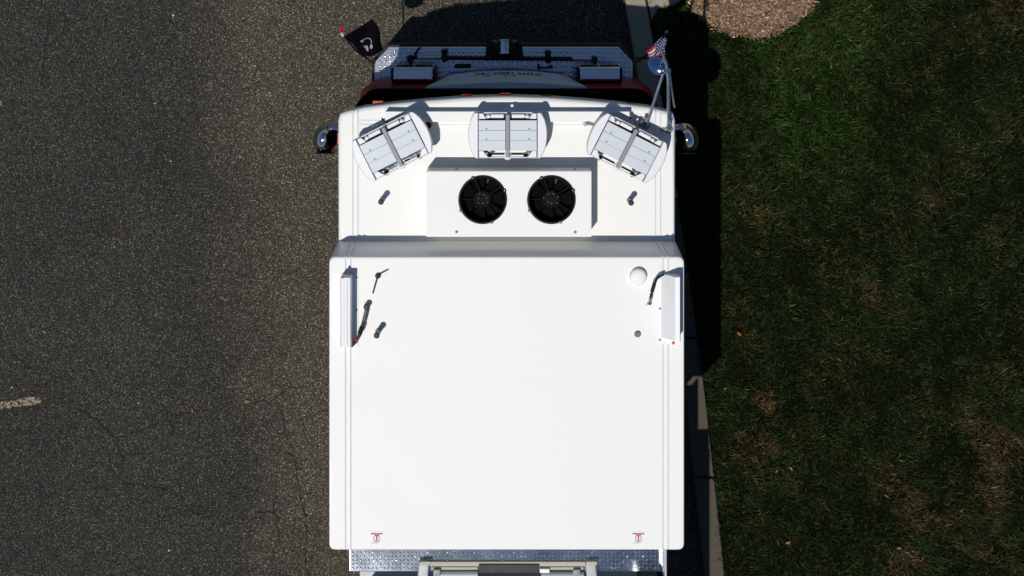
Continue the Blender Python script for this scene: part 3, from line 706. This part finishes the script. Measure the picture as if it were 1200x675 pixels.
# ---- scene light boxes on the edges of the crew roof
for sx in (-1, 1):
    xa, xb = (at(397.5, 0, ZH).x, at(420, 0, ZH).x) if sx < 0 else (at(771.5, 0, ZH).x, at(797, 0, ZH).x)
    y1, y0 = at(0, 320, ZH).y, at(0, 406 if sx < 0 else 403, ZH).y
    o = MB(); o.box(xa, xb, y0, y1, ZH - .001, ZH + .006, .002); bp = part('scene_light', o, WHITE2, highroof, 'long white scene light box on the roof edge')
    if sx < 0: prof = [(at(398.5, 0, 2.950).x, .006), (at(398.5, 0, 2.950).x, .13), (at(399.5, 0, 2.950).x, .15), (at(402, 0, 2.950).x, .16), (at(410.5, 0, 2.950).x, .155), (at(411.5, 0, 2.950).x, .14), (at(412.5, 0, 2.850).x, .006)]
    else: prof = [(xa + .02, .006), (xa + .03, .035), (xa + .06, .07), (xb - .05, .155), (xb - .018, .16), (xb - .012, .15), (xb - .012, .006)]
    ye0, ye1 = (y0 + .028, y1 - .008) if sx < 0 else (y0 + .05, y1 - .004)
    b = MB(); A = [b.bm.verts.new((xx, ye1, ZH + zz)) for xx, zz in prof]; B_ = [b.bm.verts.new((xx, ye0, ZH + zz)) for xx, zz in prof]
    for i in range(len(prof) - 1): b.bm.faces.new((A[i], A[i + 1], B_[i + 1], B_[i]))
    b.bm.faces.new(A); b.bm.faces.new(B_[::-1]); bmesh.ops.recalc_face_normals(b.bm, faces=b.bm.faces[:])
    part('lamp_housing', b, WHITE2, bp)
    if sx < 0:
        for xx in (403.2, 406.8):
            q1, q2 = at(xx, 322, ZH + .158), at(xx, 401, ZH + .158); o = MB(); o.tube([(q1.x, ye1 - .01, ZH + .1575), (q1.x, ye0 + .01, ZH + .1575)], .003, 5); part('groove_rib', o, BEAD, bp)
    for k_, yy in enumerate((y1 - .03, (y0 + y1) / 2, y0 + .03)):
        xx = xb - .012 if sx < 0 else xa + .01; o = MB(); o.lathe([(.008, 0), (.008, .004), (.003, .007)], (xx, yy, ZH + .006), 'z', 8); part('screw', o, GREYM, bp)
    p = at(401.5, 325, ZH + .165) if sx < 0 else at(789, 402, ZH + .01)
    o = MB(); o.lathe([(.011, 0), (.011, .005), (.006, .008)], (p.x, p.y, ZH + (.157 if sx < 0 else .006)), 'z', 10); part('red_badge', o, REDL, bp)
# cables of the scene lights
g = gland('cable_gland', 429.5, 359.5, ZH, .019, .06, GREYM, highroof, BLACK)
cable([at(429.5, 361, 2.860), at(427.5, 370, 2.870), at(425, 380, 2.870), at(422, 390, 2.850), at(418.5, 398, 2.840), at(412, 405.5, 2.820)], .0115, BLACK, highroof)
o = MB(); o.tube([at(428.5, 363, 2.880), at(426, 376, 2.880)], .008, 6); part('cable_tie', o, STEEL, highroof)
o = MB(); o.tube([at(424.3, 383, 2.875), at(421.5, 391, 2.860)], .017, 8); part('splice', o, BLACK, highroof)
o = MB(); o.tube([at(418.5, 397, 2.840), at(417, 399.5, 2.835)], .014, 8); part('red_seal', o, REDL, highroof)
gland('cable_gland', 761, 358, ZH, .016, .04, STEEL, highroof)
cable([at(761, 357, 2.840), at(762.3, 349, 2.860), at(764.5, 341, 2.870), at(767.5, 331, 2.870), at(772, 324.5, 2.860), at(778, 321.5, 2.850)], .0085, BLACK, highroof)
o = MB(); o.tube([at(764, 342, 2.870), at(767, 332, 2.870)], .014, 8); part('splice', o, BLACK, highroof)
o = MB(); o.tube([at(761.8, 354, 2.850), at(762.5, 348, 2.860)], .013, 8); part('connector', o, STEEL, highroof)
# domed receiver
p = at(748, 324.5, ZH + .03); o = MB(); o.lathe([(.062, 0), (.061, .035), (.056, .046), (.045, .052), (.03, .0555), (.012, .057)], (p.x, p.y, ZH - .001), 'z', 32); part('receiver_dome', o, WHITE2, highroof, 'small white domed receiver on the crew roof')
# whip antenna
p = at(443, 323, ZH); o = MB(); o.lathe([(.021, 0), (.021, .012), (.014, .022), (.010, .05)], (p.x, p.y, ZH - .001), 'z', 14); wa = part('whip_antenna', o, BLACK, highroof, 'short black whip antenna leaning back on the crew roof')
o = MB(); o.tube([(p.x, p.y, ZH + .04), (p.x - .008, p.y - .06, ZH + .36)], .0075, 8, True, .006); part('whip', o, BLACK, wa)
# no-step stickers
for px in (441.5, 748):
    c = at(px, 630, ZH); z = ZH + .0025
    b = MB(); b.box(c.x - .048, c.x + .048, c.y - .045, c.y + .045, ZH - .002, z); stk = part('warning_sticker', b, mat('sticker_film', (.80, .80, .79), .5, 0, .01, 30, 0, 80, 0, .3), highroof, 'small warning sticker with a ringed black figure')
    o = MB(); o.box(c.x - .042, c.x + .042, c.y + .024, c.y + .034, z - .001, z + .001); part('print_bar', o, INK, stk)
    o = MB(); o.box(c.x - .018, c.x + .02, c.y + .016, c.y + .0335, z - .001, z + .0015); part('print_header', o, PINK, stk)
    o = MB()
    for k in range(28):
        a0, a1 = 2 * math.pi * k / 28, 2 * math.pi * (k + 1) / 28
        o.face([(c.x + r_ * math.cos(a), c.y - .004 + r_ * math.sin(a), z + .0022) for r_, a in ((.019, a0), (.0245, a0), (.0245, a1), (.019, a1))])
    part('print_ring', o, PINK, stk, smooth=0)
    o = MB(); o.box(c.x - .005, c.x + .005, c.y - .019, c.y + .006, z, z + .003); o.lathe([(.007, 0), (.006, .003)], (c.x + .001, c.y + .011, z), 'z', 10); part('print_figure', o, INK, stk)
    o = MB()
    for k in range(3): o.box(c.x - .036, c.x + .03 - .012 * k, c.y - .032 - k * .006, c.y - .029 - k * .006, z - .001, z + .0012)
    part('print_lines', o, PALEINK, stk)

# ---- look-down mirror on a tripod at the front corner
ft = [at(757.5, 147, ZL + .02), at(784, 152, ZL + .02), at(790.5, 126, 2.44)]
o = MB()
hub = at(781.5, 83, 2.62); head = at(775.5, 60, 2.60)
arm2 = [ft[1], at(783.5, 120, 2.56), at(783, 92, 2.62), at(781, 76, 2.63), head]
S = []
o.tube(arm2, .014, 8); o.tube([ft[0], at(777, 86, 2.61)], .0125, 8); o.tube([ft[2], at(787, 104, 2.55), at(784.5, 83, 2.6)], .008, 8)
tri = part('mirror_tripod', o, STEEL, label='steel tripod carrying a round look down mirror')
for q_ in ft[:2]:
    o = MB(); o.lathe([(.03, 0), (.03, .01), (.015, .02)], (q_.x, q_.y, ZL - .001), 'z', 12); o.box(q_.x - .055, q_.x + .005, q_.y - .012, q_.y + .012, ZL, ZL + .018, .004); o.tube([q_ + Vector((0, 0, -.02)), q_ + Vector((0, .07, .03))], .018, 8); part('tripod_foot', o, GREYM, tri)
o = MB(); o.tube([at(786, 82.5, 2.61), at(777, 84, 2.61)], .013, 8); o.box(hub.x - .02, hub.x + .02, hub.y - .02, hub.y + .02, 2.6, 2.64, .006); part('tripod_clamp', o, CHROME, tri)
dc = at(769.5, 76, 2.53); nrm = Vector((-.22, .2, .95)).normalized()
Mx = Matrix.Translation(dc) @ nrm.to_track_quat('Z', 'Y').to_matrix().to_4x4() @ Matrix.Diagonal((.68, .85, 1, 1))
o = MB(); o.lathe([(.088, -.03), (.09, -.018), (.086, -.008), (.078, -.003), (.055, .003), (.028, .006), (.008, .007)], (0, 0, 0), 'z', 36, Mx); dish = part('round_mirror', o, mat('sky_tinted_chrome', (.36, .46, .70), .12, 1, .05, 20), tri, 'round convex mirror tinted like reflected blue sky')  # blue of the reflected sky is put into the metal colour
o = MB(); o.lathe([(.091, -.034), (.097, -.028), (.097, -.016), (.091, -.011), (.088, -.02)], (0, 0, 0), 'z', 36, Mx); part('rim', o, STEEL, tri)
o = MB(); o.box(-.018, .018, -.018, .018, .0, .03, .004, 2, Matrix.Translation(at(776.5, 71, 2.59))); o.tube([at(774, 73, 2.56), at(780.5, 71, 2.62)], .012, 8); part('mirror_mount', o, CHROME, tri)

# ---- rear pump module, its deck and the body behind it
ZM = 2.0
b = MB(); b.box(-1.205, 1.205, -4.505, -4.06, .55, ZM, .006); pump = part('pump_module', b, TREADR, label='diamond plate pump module behind the cab')
tread('tread_lozenges', -1.19, 1.19, -4.49, -4.28, ZM + .0005, lambda a, c: not (-.66 < a < .70 and c < -4.42), pump)
b = MB(); b.box(-1.19, 1.19, -9.4, -4.82, .6, 2.75, .02); body = part('rescue_body', b, RED, label='tall red equipment body behind the pump module')
b = MB(); b.box(-1.17, 1.17, -9.38, -4.84, 2.751, 2.758); part('body_top', b, TREAD, body)
for sx in (-1, 1):
    for ya_, yb2 in ((-6.3, -4.95), (-7.6, -6.45), (-9.2, -8.0)):
        o = MB(); xs2 = sorted((sx * 1.185, sx * 1.2)); o.box(xs2[0], xs2[1], ya_, yb2, 1.1, 2.5, .004); dd = part('roller_door', o, STEEL, body)
b = MB(); b.box(1.03, 1.185, -4.818, -4.66, .6, 2.74, .012); part('kerb_shade_column', b, DULL, body)  # unseen column, added so its shadow shortens the sunlit stretch of kerb
b = MB(); b.box(-1.18, 1.02, -4.819, -4.805, 1.72, 2.74); part('added_reflection_plate', b, TREAD, body)  # unseen plate, added to keep the red body out of the deck's reflections
b = MB(); b.box(1.188, 1.2045, -4.5, -4.07, 1.999, 2.22, .003); part('added_shade_rail', b, DULL, pump)  # added strip, raised to carry the module's shadow further over the kerb
b = MB(); b.box(-1.15, 1.02, -4.8, -4.507, .6, 1.7, .006); part('pump_step', b, DULL, pump)
# crosslay cover / rail behind the deck
zr = 2.03
def bx(name, pa, pb, z0, z1, m, parent, bev=.006):
    a, c = at(*pa, z1), at(*pb, z1); o = MB(); o.box(a.x, c.x, c.y, a.y, z0, z1, bev); return part(name, o, m, parent)
cross = bx('crosslay_frame', (500, 658.5), (689, 664), 1.99, zr, TAN, pump)
cross['label'] = 'weathered aluminium frame with black slot on the pump module'
bx('frame_slot', (561, 661.5), (632, 671.5), 1.99, 2.045, BLACK, pump, .004)
bx('front_sill', (505, 664.5), (560, 668), 1.99, 2.02, TAN, pump); bx('front_sill', (633, 664.5), (684, 668), 1.99, 2.02, TAN, pump)
bx('bright_latch', (632.5, 667), (644, 671.5), 1.99, 2.05, WHITE2, pump, .003)
o = MB(); o.tube([at(508, 673, 2.01), at(560, 673, 2.01)], .03, 12); part('roller', o, DULL, pump); o = MB(); o.tube([at(634, 674, 2.01), at(684, 674, 2.01)], .03, 12); part('roller', o, DULL, pump)
for px, dx in ((497, -5), (692, 5)):
    a = at(px, 658.5, 2.06); o = MB(); o.box(-.042, .042, -.14, .0, 1.985, 2.06, .012, 3, Matrix.Translation((a.x, a.y, 0)) @ Matrix.Rotation(R(dx), 4, 'Z')); eb = part('end_bracket', o, DULL, pump)
    o = MB(); o.box(-.052, .03, -.022, .004, 2.06, 2.068, .003, 2, Matrix.Translation((a.x + .02, a.y, 0))); part('hinge_tab', o, TAN, pump)
for px in (512, 676):
    a = at(px, 672, 2.05); o = MB(); o.box(a.x - .03, a.x + .03, a.y - .02, a.y + .03, 1.99, 2.05, .01); part('bearing_block', o, GREYM, pump)

# ---- wheels
def wheel(xc, yc, wdt):
    o = MB(); r = .52; h_ = wdt / 2
    o.lathe([(.29, -h_), (.40, -h_), (.48, -h_ * .96), (.515, -h_ * .8), (r, -h_ * .4), (r, h_ * .4), (.515, h_ * .8), (.48, h_ * .96), (.40, h_), (.29, h_)], (xc, yc, r), 'x', 36); w_ = part('tyre', o, RUBBER)
    o = MB(); s_ = 1 if xc > 0 else -1; o.lathe([(.29, -h_ * .95), (.285, h_ * .6), (.2, h_ * .5), (.12, h_ * .9), (.05, h_ * .95)][::s_ and 1], (xc, yc, r), 'x', 28); part('rim', o, STEEL, w_)
for sx in (-1, 1): wheel(sx * 1.03, -2.2, .32); wheel(sx * .96, -7.1, .55)
b = MB(); b.box(-.45, .45, -9.2, -.9, .45, .62, .01); part('chassis', b, RUBBER)

# ================================================================== flags on the bumper corners
def flag(name, label, pole, hoist_top, hoist_bot, fly_top, fly_bot, wave, colour, finials):
    root = empty(name, pole[0]); tag(root, label, 'flag', 'small flags on the bumper corners')
    o = MB(); o.tube(pole, .0075, 8); obj('staff', o, BLACK, root)
    for a, c, m, r in finials: o = MB(); o.tube([a, c], r, 8); obj('finial', o, m, root)
    nu, nv = 26, 20
    def pt(u, v, lift=0):
        p = hoist_top.lerp(hoist_bot, v).lerp(fly_top.lerp(fly_bot, v), u)
        return p + wave(u, v) + Vector((0, 0, lift))
    b = bmesh.new(); g = [[b.verts.new(pt(i / nu, j / nv)) for j in range(nv + 1)] for i in range(nu + 1)]
    for i in range(nu):
        for j in range(nv):
            f = b.faces.new((g[i][j], g[i][j + 1], g[i + 1][j + 1], g[i + 1][j])); f.material_index = colour((i + .5) / nu, (j + .5) / nv)
    me = bpy.data.meshes.new('cloth'); b.to_mesh(me); b.free(); me.polygons.foreach_set('use_smooth', [True] * len(me.polygons))
    o = link('cloth', me, None, root); s = o.modifiers.new('thick', 'SOLIDIFY'); s.thickness = .003; s.offset = 0
    return root, o, pt
zt = 2.02
tip = at(399.5, 34, 1.780)
pole = [at(438.5, 74.5, 0.760), at(436, 72.5, 0.891), at(428, 67, 1.098), at(417.5, 60, 1.304), at(409, 49, 1.540), at(401.5, 40, 1.720)]
ht, hb, ft_, fb = at(403, 43, 1.680), at(421, 62.5, 1.270), at(436.5, 22.5, 1.620), at(451, 57.5, 1.215)
r1, cl, pt = flag('black_flag', 'black flag with white emblem on a staff at the road side bumper corner', pole, ht, hb, ft_, fb,
    lambda u, v: Vector((.018 * math.sin(v * 5) * u, -.04 * math.sin(u * 3.1) * v + .018 * math.sin(v * 3.1), .04 * math.sin(u * 7 + v * 3) * u)), lambda u, v: 0,
    [(at(401.8, 41, 1.700), at(400.2, 37, 1.770), FWHITE, .014), (at(400.2, 37, 1.770), at(399.2, 32.5, 1.820), REDL, .015)])
cl.data.materials.append(FBLACK)
em = MB()                       # ring and head emblem, printed on the cloth
def ring(u0, v0, r0, r1_, a0, a1, n_=14, asp=1.0):
    for k in range(n_):
        p_ = []
        for r_, t_ in ((r0, k), (r1_, k), (r1_, k + 1), (r0, k + 1)):
            a = a0 + (a1 - a0) * t_ / n_; p_.append(pt(u0 + r_ * math.cos(a), v0 + r_ * math.sin(a) * asp, .006))
        em.face(p_)
ring(.50, .62, .155, .18, R(-150), R(30)); ring(.50, .62, .14, .17, R(120), R(165))
for u_, v_, ru, rv in ((.45, .76, .05, .1), (.63, .76, .06, .06), (.36, .50, .05, .045)):
    em.face([pt(u_ + ru * math.cos(a), v_ + rv * math.sin(a), .0065) for a in [k * math.pi / 5 for k in range(10)]])
e_ = obj('emblem', em, EMBL, cl, smooth=0)

pole2 = [at(742.5, 75, 0.760), at(746, 72.5, 0.908), at(754, 67, 1.141), at(763, 60, 1.374), at(773, 48, 1.650), at(779.5, 40.5, 1.800), at(781, 38.5, 1.850)]
ht, hb, ft_, fb = at(780.5, 40.5, 1.820), at(780, 63.5, 1.429), at(757, 59.5, 1.460), at(763, 71, 1.258)
def us(u, v):
    if u < .62 and v < 7 / 13: return 2
    if u < .62 and v < .80: return 2
    return 0 if int(v * 7 + .0) % 2 == 0 else 1
r2, cl2, pt2 = flag('striped_flag', 'red white and blue star spangled flag on a staff beside the round mirror', pole2, ht, hb, ft_, fb,
    lambda u, v: Vector((.008 * math.sin(v * 6), .012 * math.sin(u * 6), .02 * math.sin(u * 9 + v * 2) * u)), us, [(at(780, 39.5, 1.83), at(781.3, 37, 1.88), STEEL, .012)])
for m_ in (FRED, FWHITE, NAVY): cl2.data.materials.append(m_)
em = MB()
for i in range(6):
    for j in range(7):
        u_, v_ = .06 + i * .095 + (.045 if j % 2 else 0), .06 + j * .105
        if u_ > .58: continue
        em.face([pt2(u_ + .024 * math.cos(a), v_ + .03 * math.sin(a), .0065) for a in [k * 2 * math.pi / 5 for k in range(5)]])
obj('stars', em, FWHITE, cl2, smooth=0)
em = MB(); em.tube([pt2(u_, 1.0, .002) for u_ in (0, .12, .25, .4)], .008, 6); obj('gold_fringe', em, GOLD, cl2)

# ================================================================== fallen leaves
def leaf(px, py, z, L_, a, m, label):
    b = MB(); prof = [(0, 0), (.25, .32), (.5, .4), (.78, .24), (1, 0)]
    top_ = [b.bm.verts.new((t * L_, w * L_ * .6, .004 + .25 * w * L_)) for t, w in prof[1:-1]]; bot_ = [b.bm.verts.new((t * L_, -w * L_ * .6, .004 + .3 * w * L_)) for t, w in prof[1:-1]]
    mid = [b.bm.verts.new((t * L_, 0, .002)) for t, w in prof]
    T = [mid[0]] + top_ + [mid[-1]]; Bm = [mid[0]] + bot_ + [mid[-1]]
    for i in range(4):
        for S in (T, Bm):
            q = []; [q.append(v) for v in (mid[i], mid[i + 1], S[i + 1], S[i]) if v not in q]
            if len(q) > 2: b.bm.faces.new(q)
    o = obj('fallen_leaf', b, m, None, (gx(px), gy(py), z)); o.rotation_euler = (R(8), R(-6), R(a)); tag(o, label, 'leaf', 'fallen leaves'); return o
ORL = mat('orange_leaf', (.28, .10, .025), .7, 0, .15, 80); BRL = mat('brown_leaf', (.16, .085, .04), .8, 0, .2, 80); YEL = mat('yellow_leaf', (.17, .15, .05), .7, 0, .15, 80); PKL = mat('pinkish_leaf', (.24, .12, .08), .7, 0, .15, 80)
leaf(861, 385, .155, .05, -40, ORL, 'orange leaf in the grass beside the truck shadow')
leaf(922, 541, .155, .045, -55, PKL, 'pinkish leaf in the dark grass near the lower kerb')
leaf(845.5, 451, .15, .03, 20, ORL, 'tiny orange leaf in green grass beside the sunlit kerb')
leaf(906, 548, .15, .03, 60, YEL, 'tiny pale leaf in the grass left of the pinkish leaf')
leaf(917, 630, .15, .05, 15, YEL, 'large tan leaf lying on the dry grass patch')
leaf(0, 124, .006, .055, 70, YEL, 'yellow leaf on the asphalt at the far edge')
leaf(1046, 636, .15, .045, 10, PKL, 'pale pink leaf on the bare patch at the lawn bottom')
leaf(226, 484, .006, .05, 100, BRL, 'brown leaf caught in the branching asphalt crack')
leaf(286, 470.5, .006, .06, 5, YEL, 'yellow green sprig beside the long asphalt crack')
leaf(733, 8, .02, .08, 100, YEL, 'yellow weed leaf between the asphalt and the kerb')
# white pebbles on the asphalt
PEB = mat('white_pebble', (.5, .48, .44), .8, 0, .1, 80)
for px, py, r_, lab in ((203, 18, .011, 'largest white pebble on the asphalt near the far edge of the photo'), (198, 645, .010, 'white pebble on the asphalt near the bottom of the photo'),
                        (182, 121, .008, 'small white pebble midway between two others on the upper asphalt'), (200, 189, .007, 'tiny white pebble on the asphalt level with the condenser fans'),
                        (14, 454, .008, 'white pebble just above the worn painted line'), (162, 472, .007, 'tiny white pebble between the painted line and the brown leaf')):
    b = MB(); bm = bmesh.new(); bmesh.ops.create_icosphere(bm, subdivisions=1, radius=r_)
    for v in bm.verts: v.co *= random.uniform(.8, 1.15); v.co.z *= .6
    b._add(bm); o = obj('pebble', b, PEB, None, (gx(px), gy(py), r_ * .4))
    tag(o, lab, 'pebble', 'white pebbles on the asphalt')
